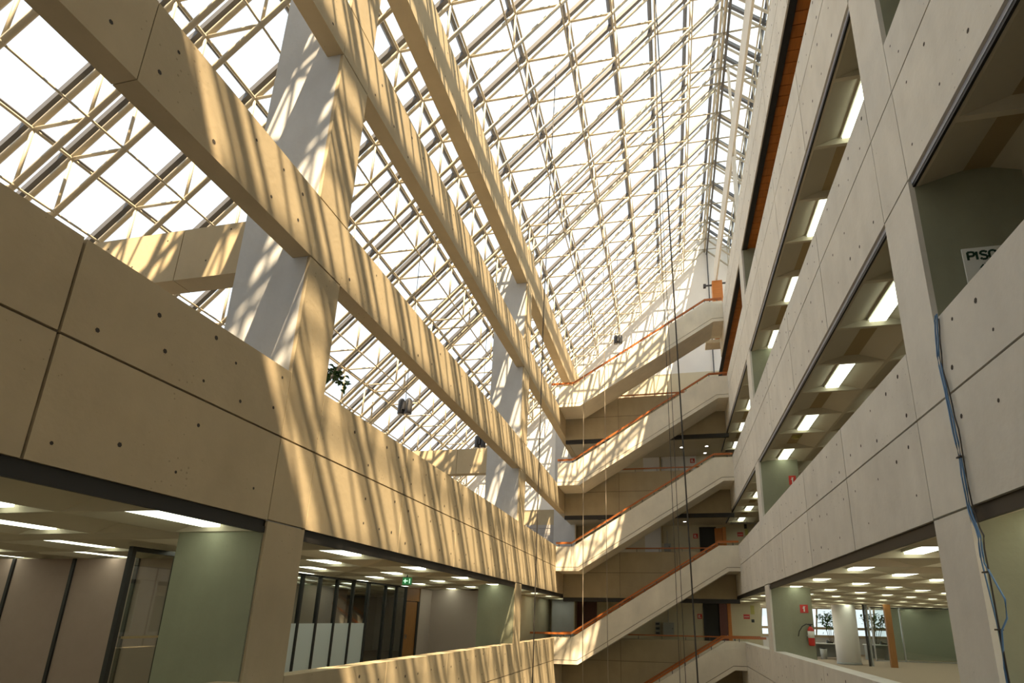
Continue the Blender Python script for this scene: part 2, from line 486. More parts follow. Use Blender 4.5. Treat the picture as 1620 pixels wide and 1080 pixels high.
# roof-level beam on the right, carried by a timber-clad post at the far end
o = thing('concrete_beam', 'slim concrete beam high on the right, just below the roof ridge', 'beam', (XR, 10, 15.0), 'right upper beam')
part('beam_segment', MB().box(XR, XR + .07, Y0, 9.9, 15.02, 16.0), 'concR', o)
part('beam_segment', MB().box(XR, XR + .07, 9.92, 22.85, 15.02, 16.0), 'concR', o)
o = thing('timber_post', 'orange timber-clad post on the top landing at the far right', 'post', (2.55, 22.62, 11.84))
part('shaft', MB().box(2.33, 2.78, 22.42, 22.82, 12.0, 15.02), 'wood', o)
part('plinth', MB().box(1.9, 2.76, 22.32, 22.95, 11.84, 12.0), 'conc_stair', o)
part('lamp_arm', MB().box(2.05, 2.33, 22.55, 22.6, 14.86, 14.92).box(1.95, 2.07, 22.5, 22.65, 14.8, 14.95), 'lampblack', o)
part('lamp_arm', MB().box(2.78, 3.02, 22.55, 22.6, 14.92, 14.98).box(3.0, 3.12, 22.5, 22.65, 14.87, 15.02), 'lampblack', o)

o = thing('steel_post', 'slim white post rising from the top right parapet to the roof ridge', 'post', (2.56, 15.5, 12.70))
part('shaft', MB().box(2.50, 2.62, 15.44, 15.58, 12.72, 15.0).box(2.58, 2.66, 15.46, 15.56, 15.0, 18.9), 'concR', o)
part('base_plate', MB().box(2.50, 2.70, 15.40, 15.62, 12.70, 12.72), 'steel', o)

ZR = [BOT[0] - H, GRVR[0], BOT[0], GRVR[1], BOT[1], GRVR[2], BOT[2], GRVR[3], BOT[3]]
lab = ['near right concrete column with the blue cable running down it',
       'right concrete column halfway down the atrium, beside the fire extinguisher',
       'farthest right concrete column past the staircase']
for i in range(2):
    column(XR, -1, 1.0, CY_[i], ZR, 12.70, 'concR', lab[i], 'pier')

# ------------------------------------------------------------------ slabs, inner walls, ceilings
def slab(x0, x1, y0, y1, k, label, m='carpet'):
    solo('floor', MB().box(x0, x1, y0, y1, FL[k] - .30, FL[k]), m, label, kind='structure')
slab(XR + T, 15, Y0, 37, 0, 'beige carpet floor of the right office, camera level')
for k in (1, 2, 3, 4):
    slab(XR + T, 8.0, Y0, 25.8, k, 'gallery floor on the right, level %s' % ['', 'one', 'two', 'three', 'four'][k])
slab(-14.6, XL - T, Y0, 25.8, 0, 'beige floor of the left office, camera level')
slab(-15.4, XL - T, Y0, 25.8, 1, 'terrace floor under the sloping glass on the left', 'slate')
slab(-3.9, 2.4, Y0, -.2, 0, 'landing floor beneath the camera')
for k in range(4):
    slab(XL - T, XR + T, 22.35 if k else 22.35, 25.8, k, 'corridor floor behind the stairs, level %s' % ['zero', 'one', 'two', 'three'][k])
solo('ceiling_office', MB().box(XR + T, 15.2, Y0, 37, 1.17, 1.36), 'coffer', 'concrete slab over the right office', kind='structure')
solo('wall_right_office', MB().box(15, 15.2, Y0, 37, FL[0], 1.6), 'pier', 'grey green outer wall of the right office', kind='structure')
for k in (1, 2, 3):
    solo('wall_right_gallery', MB().box(7.9, 8.1, Y0, 25.8, FL[k], FL[k + 1] - .3), 'cream', 'cream inner wall of right gallery level %s' % ['', 'one', 'two', 'three'][k], kind='structure')
solo('wall_left_office', MB().box(-14.8, -14.6, Y0, 25.8, FL[0], 1.4), 'white', 'white outer wall of the left office', kind='structure')

# coffered ceilings
CW, CL = 1.12, 1.20
def coffer_mesh(name, dark):
    w2, l2, h, s = CW / 2, CL / 2, .12, .12
    mb = MB(); e = .03
    R = [(-w2, -l2), (w2, -l2), (w2, l2), (-w2, l2)]
    I = [(-w2 + e, -l2 + e), (w2 - e, -l2 + e), (w2 - e, l2 - e), (-w2 + e, l2 - e)]
    S = [(-s, -l2 + .06), (s, -l2 + .06), (s, l2 - .06), (-s, l2 - .06)]
    for k in range(4):
        l = (k + 1) % 4
        mb.face([(*R[k], 0), (*R[l], 0), (*I[l], 0), (*I[k], 0)])
        mb.face([(*I[k], 0), (*I[l], 0), (*S[l], h), (*S[k], h)])
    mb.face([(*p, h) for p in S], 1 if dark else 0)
    me = mb.mesh(name, ['coffer', 'cofferbrown'])
    return me
COF = coffer_mesh('coffer', False); COFB = coffer_mesh('coffer', True)
lh = MB().box(-.135, .135, -.53, .53, .03, .08)
lh_me = lh.mesh('housing', 'housing')
ld_me = MB().box(-.11, .11, -.515, .515, 0, .031).mesh('diffuser', 'lamp')
ORD = ['first', 'second', 'third', 'fourth', 'fifth', 'sixth', 'seventh', 'eighth', 'ninth', 'tenth', 'eleventh', 'twelfth', 'thirteenth', 'fourteenth', 'fifteenth', 'sixteenth']

def coffers(label, x0, sx, ncol, y0, nrow, z, phase, skip=None, lampsel=None, where=''):
    o = thing('ceiling', label, None, (x0, y0, z), kind='structure')
    base = o.location.copy()
    part('slab_soffit', MB().box(min(x0, x0 + sx * CW * ncol), max(x0, x0 + sx * CW * ncol), y0, y0 + CL * nrow, z + .19, z + .21), 'coffer', o)
    cnt = {}
    for c in range(ncol):
        for r in range(nrow):
            x = x0 + sx * CW * (c + .5); y = y0 + CL * (r + .5)
            if skip and skip(x, y): continue
            is_lamp = (r + c + phase) % 2 == 0 and (lampsel is None or lampsel(x, y, c, r))
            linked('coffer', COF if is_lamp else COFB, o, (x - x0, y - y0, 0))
            if is_lamp:
                n = cnt.get(c, 0); cnt[c] = n + 1
                t = thing('ceiling_light', '%s fluorescent light from the camera, %s row in, %s' % (ORD[n], ORD[c], where), 'ceiling light', (x, y, z + .04), 'fluorescent lights, ' + where)
                linked('housing', lh_me, t, (0, 0, 0)); linked('diffuser', ld_me, t, (0, 0, 0))
    return o
pierR = lambda x, y: x < 3.55 and any(a - .5 < y < b + .5 and False for a, b in CY_)
ZC0 = .862
YR = 7.95 - 1.2 * 9
coffers('coffered ceiling of the right office at camera level', XR + .065, 1, 11, YR, 32, ZC0, 0, lampsel=lambda x, y, c, r: 0 < y < 33 and not (c == 0 and 15 < y < 16), where='right office')
coffers('coffered ceiling of the right gallery one level up', XR + .065, 1, 4, YR, 23, BOT[1] - .08, 0, lampsel=lambda x, y, c, r: c < 2 and y > 5.8, where='right gallery one level up')
coffers('coffered ceiling of the right gallery two levels up', XR + .065, 1, 4, YR, 23, BOT[2] - .09, 0, lampsel=lambda x, y, c, r: c < 2 and y > 5.8, where='right gallery two levels up')
coffers('coffered ceiling of the left office, bay nearest the camera', XL - .06, -1, 9, 5.1 - 1.2 * 6, 6, ZC0, 1, where='near left office')
coffers('coffered ceiling of the left office beyond the near column', XL - .06, -1, 9, 5.55, 16, ZC0, 1, lampsel=lambda x, y, c, r: y < 17.2 or c < 1, where='far left office')
solo('ceiling_infill', MB().box(-14.4, -5.39, 5.11, 5.54, ZC0, ZC0 + .03), 'coffer', 'flat ceiling strip beside the near left column', kind='structure')

o = thing('smoke_detector', 'round yellowed smoke detector on the right gallery ceiling one level up', 'detector', (3.13, 13.35, BOT[1] - .02))
part('base', MB().lathe((3.13, 13.35, BOT[1] + .02), [(.11, 0), (.11, .02)], 16), 'yellow', o)
part('head', MB().lathe((3.13, 13.35, BOT[1] - .02), [(.05, 0), (.07, .02), (.07, .04)], 14), 'yellow', o)

# timber ceiling of the top right gallery
o = thing('ceiling', 'orange timber plank ceiling of the top right gallery', None, (XR, 10, BOT[3]), kind='structure')
pk = MB().box(0, 3.6, 0, .235, 0, .03); pk_me = pk.mesh('plank', 'woodceil')
for i in range(112):
    linked('plank', pk_me, o, (.16, -10 + Y0 + .25 * i, .03))
part('backing', MB().box(XR + .16, 6.3, Y0, 25.6, BOT[3] + .065, BOT[3] + .09), 'dark', o)

# ------------------------------------------------------------------ glass roof
PX, RX, RZ = 1.14, 2.40, 19.10          # panel module, ridge line
NL, NR = 16, 5
TY = [5.28 - 1.216 * k for k in range(7)] + [5.89 + 1.216 * k for k in range(9)] + [16.2 + 1.22 * k for k in range(8)] + [25.6]
TY.sort()
roof = thing('glass_roof', 'pitched glass roof on a cream tubular space frame', 'roof', (RX, 12, RZ))
inn = lambda s, i: (RX + s * PX * i, RZ - PX * i)
out = lambda s, i: (RX + s * PX * (i + 1), RZ - PX * i)      # outer nodes
def truss_mesh():
    mb = MB()
    for s, n in ((-1, NL), (1, NR)):
        a, b = inn(s, 0), inn(s, n)
        mb.tube((a[0], 0, a[1]), (b[0], 0, b[1]), .044, 8)
        a, b = (RX, RZ + PX), out(s, n - 1)
        mb.tube((a[0], 0, a[1]), (b[0], 0, b[1]), .045, 8)
        for i in range(n):
            p, q, r = inn(s, i), out(s, i), inn(s, i + 1)
            mb.tube((p[0], 0, p[1]), (q[0], 0, q[1]), .028, 6)
            mb.tube((q[0], 0, q[1]), (r[0], 0, r[1]), .028, 6)
            if s < 0:
                for c in (q, r):
                    mb.lathe((c[0], 0, c[1]), [(.0, -.054), (.038, -.038), (.054, 0), (.038, .038), (0, .054)], 8)
    mb.tube((RX, 0, RZ), (RX, 0, RZ + PX), .035, 6)
    return mb.mesh('truss', 'tube', True, (RX, 0, RZ))
tm = truss_mesh()
for y in TY:
    linked('truss', tm, roof, (0, y - 12, 0))
ya, yb = Y0, YE
def purlin(p, r, name='purlin', m='tube'):
    part(name, MB().tube((p[0], ya, p[1]), (p[0], yb, p[1]), r, 6), m, roof, True)
purlin(inn(-1, 0), .05); purlin((RX, RZ + PX), .05)
for i in range(1, NL + 1):
    purlin(inn(-1, i), .022)
for i in range(NL): purlin(out(-1, i), .03)
for i in range(1, NR + 1): purlin(inn(1, i), .027)
for i in range(NR): purlin(out(1, i), .03)
# glazing bars above the outer chord
OFF = .21 / math.sqrt(2)                 # perpendicular offset split on x and z
def shift(p, s, k=1.0): return (p[0] + s * OFF * k, p[1] + OFF * k)
for s, n in ((-1, NL), (1, NR)):
    a = shift((RX, RZ + PX), s); b = shift(out(s, n - 1), s)
    mb = MB().barxz(a, b, -.05, .05, .11)
    me = mb.mesh('glazing_bar', 'bar', False, (RX, 0, RZ))
    for y in TY: linked('glazing_bar', me, roof, (0, y - 12, 0))
    d = Vector((s, -1)).normalized()
    for i in range(-1, n):
        c = shift((RX, RZ + PX) if i < 0 else out(s, i), s)
        part('glazing_bar', MB().barxz((c[0] - d.x * .04, c[1] - d.y * .04), (c[0] + d.x * .04, c[1] + d.y * .04), ya, yb, .10), 'bar', roof)
# panes
TG = sorted(set([Y0] + [round(y, 3) for y in TY] + [YE]))
def pane_pts(s, i):
    a = shift((RX, RZ + PX) if i == 0 else out(s, i - 1), s, 1.25); b = shift(out(s, i), s, 1.25)
    d = (Vector(b) - Vector(a)).normalized() * .03
    return (a[0] + d.x, a[1] + d.y), (b[0] - d.x, b[1] - d.y)
rest = MB(); restR = MB(); npane = 0; cache = {}
for i in range(NL):
    for j in range(len(TG) - 1):
        y0, y1 = TG[j] + .02, TG[j + 1] - .02
        a, b = pane_pts(-1, i)
        if i < 12 and npane < 296 and y1 > 0.8:
            key = round(y1 - y0, 2)
            if key not in cache:
                cache[key] = MB().barxz((0, 0), (b[0] - a[0], b[1] - a[1]), 0, y1 - y0, .012).mesh('pane', 'roofglass')
            linked('pane', cache[key], roof, (a[0] - RX, y0 - 12, a[1] - RZ)); npane += 1
        else:
            rest.barxz(a, b, y0, y1, .012)
part('pane', rest, 'roofglass', roof, kind='stuff')
for i in range(NR):
    for j in range(len(TG) - 1):
        a, b = pane_pts(1, i); restR.barxz(a, b, TG[j] + .02, TG[j + 1] - .02, .012)
part('pane', restR, 'sundiffuse', roof, kind='stuff')
part('eaves_gutter', MB().box(-16.2, -15.6, Y0, YE, .6, 1.2), 'bar', roof)
# ridge catwalk rail (dark line below the ridge)
part('ridge_rail', MB().tube((RX + .1, Y0, RZ - .16), (RX + .1, YE, RZ - .16), .05, 6), 'bar', roof)
part('down_pipe', MB().tube((RX + .1, YE - .12, RZ - .16), (RX + .1, YE - .12, 12.0), .035, 6), 'bar', roof)

# ------------------------------------------------------------------ stairs
YS0, YS1 = 20.6, 22.05
LV = ['zero', 'one', 'two', 'three']
for k in range(-1, 4):
    dz = H * (k if k < 0 else 0) + (H * k if k >= 0 else 0)
    lo = -.66 + dz                     # parapet top at the left landing
    o = thing('staircase', ['lowest concrete stair flight, cut off by the bottom of the picture', 'concrete stair flight second from the bottom', 'middle concrete stair flight at the far end', 'concrete stair flight second from the top, sun patches on it', 'topmost concrete stair flight in front of the white end wall'][k + 1], 'staircase', (-.9, 21.3, lo - 1.0), 'stair flights')
    def profile(ztop, zbot, xa, xb, xc, xd):
        """xa..xb upper knees, xc..xd lower knees; offsets from lo"""
        return [(XL, lo + zbot), (xc, lo + zbot), (xd, lo + zbot + H), (XR, lo + zbot + H), (XR, lo + ztop + H), (xb, lo + ztop + H), (xa, lo + ztop), (XL, lo + ztop)]
    part('front_parapet', MB().prism_y(profile(0, -.78, -3.66, 1.80, -3.44, 2.05), YS0, YS0 + .15), 'conc_stair', o)
    part('fascia', MB().prism_y(profile(-.80, -.93, -3.44, 2.05, -3.41, 2.10), YS0, YS0 + .17), 'conc_stair', o)
    part('joint_backing', MB().prism_y(profile(-.70, -.88, -3.46, 2.02, -3.43, 2.07), YS0 + .02, YS0 + .14), 'joint', o)
    part('rear_parapet', MB().prism_y(profile(0, -.93, -3.66, 1.80, -3.41, 2.10), YS1 - .15, YS1), 'conc_stair', o)
    part('soffit_slab', MB().prism_y(profile(-.75, -.92, -3.45, 2.04, -3.41, 2.10), YS0 + .17, YS1 - .15), 'conc_stair', o)
    n = 20; x0, x1 = -3.55, 1.92
    for i in range(n):
        xs = x0 + (x1 - x0) * i / n
        z = lo - .75 + H * (i + 1) / n
        part('step', MB().box(xs, xs + (x1 - x0) / n + .02, YS0 + .15, YS1 - .15, z - .17, z), 'conc_stair', o)
    rz = .15
    lx = {-1: XL, 0: -5.25, 1: XL - .02, 2: XL - .02, 3: XL - .35}[k]
    for nm, yy in (('front_handrail', YS0 + .075), ('rear_handrail', YS1 - .075)):
        pts = [(lx if yy < 21 else XL, yy, lo + rz), (-3.70, yy, lo + rz), (1.80, yy, lo + rz + H), (XR if k >= 0 else 3.2, yy, lo + rz + H)]
        mb = MB()
        for p, q in zip(pts[:-1], pts[1:]):
            mb.prism_y([(p[0], p[2] - .04), (q[0], q[2] - .04), (q[0], q[2] + .035), (p[0], p[2] + .035)], yy - .035, yy + .035)
        hnd = part(nm, mb, 'rail', o)
        for x, zz_ in [(-3.7 + 5.5 * i / 12, lo + H * i / 12) for i in range(13)] + [(-4.2, lo + .01), (2.3, lo + H + .01)]:
            part('rail_bracket', MB().box(x - .012, x + .012, yy - .02, yy + .02, zz_ - .03, zz_ + rz - .03), 'lampblack', hnd)

# ------------------------------------------------------------------ gallery behind the stairs
wb = thing('wall_gallery', 'concrete panel parapets of the corridor behind the stairs', None, (-.9, 22.3, BASE), kind='structure')
for k in range(-1, 4):
    zb, zg, zt = .86 + H * (k - 1), 1.85 + H * (k - 1), 2.68 + H * (k - 1)
    for a, b in ((XL, -1.98), (-1.98, .30), (.30, XR)):
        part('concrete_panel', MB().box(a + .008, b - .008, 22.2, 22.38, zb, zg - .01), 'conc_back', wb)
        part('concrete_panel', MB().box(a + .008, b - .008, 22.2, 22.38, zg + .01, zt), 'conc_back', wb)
    part('joint_backing', MB().box(XL, XR, 22.22, 22.36, zb + .03, zt - .03), 'joint', wb)
    part('ceiling_track', MB().box(XL, XR + .1, 22.22, 22.36, zb - .16, zb), 'black', wb)
    mb = MB().box(XL, XR, 22.26, 22.31, zt + .13, zt + .18)
    if k == 3: mb.box(XL, XR, 22.26, 22.31, zt + .02, zt + .05)
    hnd = part('handrail', mb, 'rail', wb)
    for i in range(8):
        x = XL + .3 + i * .9
        part('rail_bracket', MB().box(x, x + .02, 22.27, 22.30, zt - .02, zt + .13), 'lampblack', hnd)
# corridor walls, ceilings
for k in range(4):
    zc = .97 + H * k
    lb = ['zero', 'one', 'two', 'three'][k]
    if k < 3:
        solo('wall_corridor', MB().box(-5.6 if k == 0 else XL - .2, 3.85, YE - .06, YE - .005, FL[k], zc + .02), 'cream', 'cream back wall of the corridor behind the stairs, level %s' % lb, kind='structure')
        solo('ceiling_corridor', MB().box(XL - .25, XR + .25, 22.36, YE - .06, zc, zc + .05), 'coffer', 'plain ceiling of the corridor behind the stairs, level %s' % lb, kind='structure')
    else:
        solo('wall_corridor', MB().box(XL - .2, 3.85, YE - .06, YE - .005, FL[k], 12.1), 'cream', 'cream lower zone of the end wall at the top corridor', kind='structure')
for k, x, y in ((2, .72, 24.27), (2, 1.84, 24.24), (2, 1.82, 25.3), (2, -3.2, 23.6), (1, .73, 24.7), (1, -3.0, 23.8), (0, -2.6, 23.6), (0, 1.6, 23.3)):
    zc = .97 + H * k
    on = not (k == 1 and x < 0) and not (k == 2 and x < 0)
    t = thing('downlight', 'small round downlight in the corridor ceiling, level %s, %s' % (['zero', 'one', 'two'][k], 'left end' if x < 0 else ('nearest the doorway' if y > 24.5 else ('right of centre' if x > 1.2 else 'middle'))), 'downlight', (x, y, zc - .012), 'corridor downlights')
    part('ring', MB().lathe((x, y, zc - .012), [(.095, 0), (.10, .006), (.10, .012)], 16), 'steel' if on else 'black', t)
    part('bulb', MB().lathe((x, y, zc - .016), [(.05, 0), (.062, .003), (.062, .006)], 12), 'down' if on else 'dark', t)

# ------------------------------------------------------------------ corridor doors, signs, cabinets
yw = YE - .06
def door(name, label, x0, x1, k, zt, m, frame, leaf=None):
    z0 = FL[k]
    o = thing(name, label, None, ((x0 + x1) / 2, yw, z0), kind='structure')
    part('door_frame', MB().box(x0 - .07, x0, yw - .05, yw, z0, zt + .07).box(x1, x1 + .07, yw - .05, yw, z0, zt + .07).box(x0, x1, yw - .05, yw, zt, zt + .07), frame, o)
    if leaf:
        for a, b in leaf:
            l = part('door_leaf', MB().box(a + .004, b - .004, yw - .045, yw - .005, z0 + .01, zt - .005), m, o)
            part('handle', MB().box(b - .12, b - .09, yw - .075, yw - .045, z0 + 1.0, z0 + 1.12), 'steel', l)
    else:
        part('opening_shade', MB().box(x0, x1, yw - .02, yw - .003, z0, zt), 'dark', o)  # solid dark sheet, stands in for shade of the room beyond
    return o
door('door_1', 'dark red wooden double door at the left end of the corridor', -4.5, -3.45, 0, .80, 'darkwood', 'darkwood', [(-4.5, -3.975), (-3.975, -3.45)])
for k, n in ((0, 2), (1, 3)):
    zt = .80 + H * k
    o = door('door_%d' % n, ['dark open doorway with red leaf and orange frame, camera level', 'dark open doorway with orange frame, one level up'][k], 1.47, 2.08, k, zt, 'darkwood', 'black')
    lf = part('door_leaf', MB().box(2.08, 2.42, yw - .10, yw - .055, FL[k], zt), 'darkwood' if k == 0 else 'wood', o)
    part('handle', MB().box(2.36, 2.39, yw - .14, yw - .10, FL[k] + 1.0, FL[k] + 1.12), 'steel', lf)
    part('door_jamb', MB().box(2.43, 2.58, yw - .12, yw, FL[k], zt + .05), 'wood', o)
    part('vent_shelf', MB().box(1.5, 2.05, yw - .028, yw - .02, FL[k] + .3, FL[k] + 1.25), 'black', o)
def plate(name, label, cat, x0, x1, z0, z1, y, m, mark=None, group=None):
    o = thing(name, label, cat, ((x0 + x1) / 2, y, z0), group)
    part('plate', MB().box(x0, x1, y - .012, y, z0, z1), m, o)
    if mark:
        mb = MB()
        for a, b, c, d in mark:
            mb.box(x0 + (x1 - x0) * a, x0 + (x1 - x0) * b, y - .015, y - .012, z0 + (z1 - z0) * c, z0 + (z1 - z0) * d)
        part('pictogram', mb, 'signwhite', o)
    return o
HOSE = [(.2, .8, .2, .32), (.2, .32, .2, .8), (.4, .6, .42, .8)]
EXT = [(.42, .58, .15, .7), (.38, .66, .72, .8), (.3, .42, .55, .62)]
G2 = 'red safety signs'
plate('safety_sign', 'red fire sign left of the doorway, camera level corridor', 'sign', 1.14, 1.34, .13, .34, yw, 'red', HOSE, G2)
plate('safety_sign', 'red fire sign left of the doorway, corridor one level up', 'sign', 1.12, 1.33, 3.72, 3.94, yw, 'red', HOSE, G2)
plate('safety_sign', 'red fire sign on the pale panel, corridor two levels up', 'sign', 1.14, 1.35, 7.35, 7.57, yw - .05, 'red', HOSE, G2)
plate('safety_sign', 'red sign at the right end wall, camera level corridor', 'sign', 3.11, 3.37, .16, .36, yw, 'red', [(.1, .9, .42, .52)], G2)
plate('safety_sign', 'red sign at the right end wall, corridor one level up', 'sign', 3.08, 3.34, 3.79, 3.99, yw, 'red', [(.1, .9, .42, .52)], G2)
plate('notice_board', 'yellow green notice above the small black plate, right end wall', 'notice', 3.42, 3.58, .36, .74, yw, 'yellow')
plate('wall_plate', 'small black plate under the yellow notice', 'plate', 3.43, 3.55, .02, .15, yw, 'black')
plate('safety_sign', 'small red sign left of the dark red double door', 'sign', -4.96, -4.74, .33, .47, yw, 'red', [(.1, .9, .42, .55)], G2)
plate('wall_plate', 'small dark plate below the red sign by the double door', 'plate', -4.92, -4.78, .02, .15, yw, 'black')
plate('alarm_bell_plate', 'small dark device above the red sign by the double door', 'device', -4.9, -4.79, .57, .70, yw, 'black')
plate('alarm_device', 'small black alarm device above the red sign, one level up', 'device', 3.40, 3.52, 4.15, 4.36, yw, 'black')
plate('notice_board', 'yellow green notice beside the alarm device, one level up', 'notice', 3.42, 3.56, 3.85, 4.12, yw, 'yellow')
# cabinets against the corridor wall
def cabinet(label, x0, x1, z0, z1, d=.25):
    o = thing('electric_cabinet', label, 'cabinet', ((x0 + x1) / 2, yw - d / 2, z0), 'grey wall cabinets')
    part('body', MB().box(x0, x1, yw - d, yw - .002, z0, z1), 'grey', o)
    dr = part('door', MB().box(x0 + .015, x1 - .015, yw - d - .012, yw - d, z0 + .015, z1 - .015), 'grey', o)
    part('lock', MB().box(x1 - .08, x1 - .05, yw - d - .022, yw - d - .012, (z0 + z1) / 2, (z0 + z1) / 2 + .06), 'black', dr)
    part('conduit', MB().tube(((x0 + x1) / 2, yw - .04, z1), ((x0 + x1) / 2, yw - .04, z1 + .6), .018, 6), 'grey', o)
cabinet('grey electric cabinet on the camera level corridor wall', -.38, .10, -.62, -.06)
cabinet('small grey electric box on the corridor wall one level up', -.22, .08, 3.12, 3.48, .15)
for i in range(3):
    o = thing('meter_box', '%s small dark meter box beside the grey cabinet' % ['top', 'middle', 'bottom'][i], 'box', (-.62, yw - .05, -.62 + .2 * (2 - i)), 'meter boxes')
    part('case', MB().box(-.72, -.52, yw - .12, yw, -.6 + .2 * (2 - i), -.44 + .2 * (2 - i)), 'grey', o)
    part('window', MB().box(-.70, -.54, yw - .125, yw - .12, -.56 + .2 * (2 - i), -.48 + .2 * (2 - i)), 'black', o)
# pale panel and pipe, two levels up
o = thing('wall_panel', 'pale boxed wall panel with brown pipe, corridor two levels up', 'panel', (.15, yw, 7.0))
part('board', MB().box(-1.10, 1.42, yw - .05, yw, 6.75, 8.0 - .3 + .0), 'white', o)
part('pipe', MB().tube((-.28, yw - .08, 6.8), (-.28, yw - .08, 7.69), .035, 8), 'cofferbrown', o)
o = thing('wall_panel', 'pale boxed wall panel with brown pipe, corridor one level up', 'panel', (-.6, yw, 3.3))
part('board', MB().box(-1.10, -.35, yw - .04, yw, 3.0, 4.32), 'white', o)
part('pipe', MB().tube((-.28, yw - .06, 3.5), (-.28, yw - .06, 4.32), .03, 8), 'cofferbrown', o)
# grey shutter door in the left terrace end wall
solo('wall_terrace', MB().box(-9.5, XL - .9, YE - .05, YE - .004, FL[1], 5.22), 'conc_back', 'grey concrete lower zone of the end wall on the left terrace', kind='structure')
o = thing('door_4', 'grey shutter door in the end wall beyond the second left column', None, (-6.15, YE - .05, FL[1]), kind='structure')
part('door_frame', MB().box(-6.95, -6.88, YE - .09, YE - .05, FL[1], 4.46).box(-5.50, -5.43, YE - .09, YE - .05, FL[1], 4.46).box(-6.88, -5.50, YE - .09, YE - .05, 4.30, 4.46), 'greydoor', o)
for i in range(10):
    part('slat', MB().box(-6.88, -5.50, YE - .075, YE - .05, FL[1] + .26 * i, FL[1] + .26 * i + .245), 'greydoor', o)

# ------------------------------------------------------------------ cables and ropes
def cable(label, pts, r, m='cable', name='hanging_cable', cat='cable'):
    mb = MB(); P = []
    for a, b in zip(pts[:-1], pts[1:]):
        for i in range(6): P.append(tuple(Vector(a).lerp(Vector(b), i / 6)))
    P.append(pts[-1])
    solo(name, mb.path(P, r, 6), m, label, cat, 'hanging cables', smooth=True)
cable('thickest black cable hanging through the atrium in front of the stairs', [(.02, 9, 16.2), (.12, 9, 13.26), (.36, 9, -.89), (.45, 9, BASE + .02)], .014)
cable('thin dark cable hanging just left of the thickest black cable', [(.12, 14, 16.6), (.28, 14, -1.4), (.33, 14, BASE + .02)], .009)
cable('thin dark cable hanging left of the pair beside the black cable', [(.06, 14, 16.5), (.15, 14, -1.41), (.2, 14, BASE + .02)], .009)
cable('thin pale rope hanging before the middle of the stairs', [(-2.04, 17.2, 14.6), (-1.92, 17.2, -1.9), (-1.9, 17.2, BASE + .02)], .011, 'rope', 'hanging_rope', 'rope')
cable('thin pale rope hanging before the left part of the stairs', [(-2.75, 17.2, 13.9), (-2.69, 17.2, -1.9), (-2.69, 17.2, BASE + .02)], .011, 'rope', 'hanging_rope', 'rope')
cable('black cable hanging in front of the second left column', [(-2.55, 10.9, 14.1), (-2.69, 10.9, 7.0), (-2.69, 10.9, -1.2), (-2.69, 10.9, BASE + .02)], .012)

# ------------------------------------------------------------------ floodlights hung from the roof
def floodlight(label, x, y, z, ztop, s=1.0):
    o = thing('hanging_floodlight', label, 'floodlight', (x, y, z), 'hanging floodlights')
    for dx in (-.10, .10):
        c = part('lamp_can', MB().lathe((x + dx * s, y, z), [(.085 * s, 0), (.09 * s, .02 * s), (.09 * s, .36 * s), (.05 * s, .42 * s)], 12), 'lampblack', o, True)
        part('lens', MB().lathe((x + dx * s, y, z - .004), [(.07 * s, 0), (.07 * s, .004)], 12), 'lens', c)
    part('bracket', MB().box(x - .16 * s, x + .16 * s, y - .02, y + .02, z + .2 * s, z + .25 * s).box(x - .03 * s, x + .03 * s, y - .1 * s, y + .1 * s, z + .1 * s, z + .3 * s), 'lampblack', o)
    part('suspension', MB().tube((x, y, z + .25 * s), (x, y, ztop), .008, 5), 'cable', o)
floodlight('pair of dark floodlights hanging between the two lowest left beams', -6.55, 11.95, 5.0, 10.1)
floodlight('pair of dark floodlights hanging beside the topmost stair flight', -1.72, 19.6, 10.68, 14.97, .9)
floodlight('pair of dark floodlights half hidden behind the lowest left beam', -6.03, 16.2, 5.42, 10.6)

# ------------------------------------------------------------------ exit sign, PISO sign, extinguisher, blue cable
o = thing('exit_sign', 'green illuminated exit sign hanging from the left office ceiling', 'sign', (-5.66, 11.2, .65))
part('plate', MB().box(-5.77, -5.56, 11.18, 11.21, .66, .82), 'exit', o)
part('pictogram', MB().box(-5.61, -5.585, 11.175, 11.18, .69, .79).box(-5.745, -5.64, 11.175, 11.18, .73, .755).box(-5.715, -5.69, 11.175, 11.18, .695, .785), 'exitw', o)
part('hanger', MB().box(-5.68, -5.66, 11.185, 11.205, .82, ZC0 + .01), 'black', o)

LET = {  # strokes on a 5 x 7 grid: polylines
 'P': [[(0, 0), (0, 7), (3.4, 7), (4.5, 6.3), (4.5, 4.2), (3.4, 3.4), (0, 3.4)]],
 'I': [[(0, 0), (0, 7)]],
 'S': [[(4.6, 5.7), (3.7, 7), (1.2, 7), (0.2, 5.9), (0.4, 4.4), (4.3, 2.9), (4.6, 1.3), (3.5, 0), (1.1, 0), (0, 1.3)]],
 'O': [[(1.2, 0), (0, 1.5), (0, 5.5), (1.2, 7), (3.6, 7), (4.8, 5.5), (4.8, 1.5), (3.6, 0), (1.2, 0)]],
}
def letters(txt, x, y, z, h, adv):
    mb = MB(); u = h / 7
    for ch in txt:
        for pl in LET[ch]:
            for a, b in zip(pl[:-1], pl[1:]):
                mb.barxz((x + a[0] * u, z + a[1] * u), (x + b[0] * u, z + b[1] * u), y - .003, y, h * .23)
        x += adv.get(ch, 6.2) * u
    return mb
o = thing('level_sign', 'white sign lettered PISO on the near right column flank', 'sign', (3.0, 5.07, 3.0))
part('plate', MB().box(2.83, 3.20, 5.075, 5.09, 3.0, 3.475), 'signwhite', o)
part('lettering', letters('PISO', 2.87, 5.075, 3.345, .085, {'I': 2.4}), 'signtext', o)
part('numeral', letters('O', 2.965, 5.075, 3.11, .17, {}), 'signtext', o)

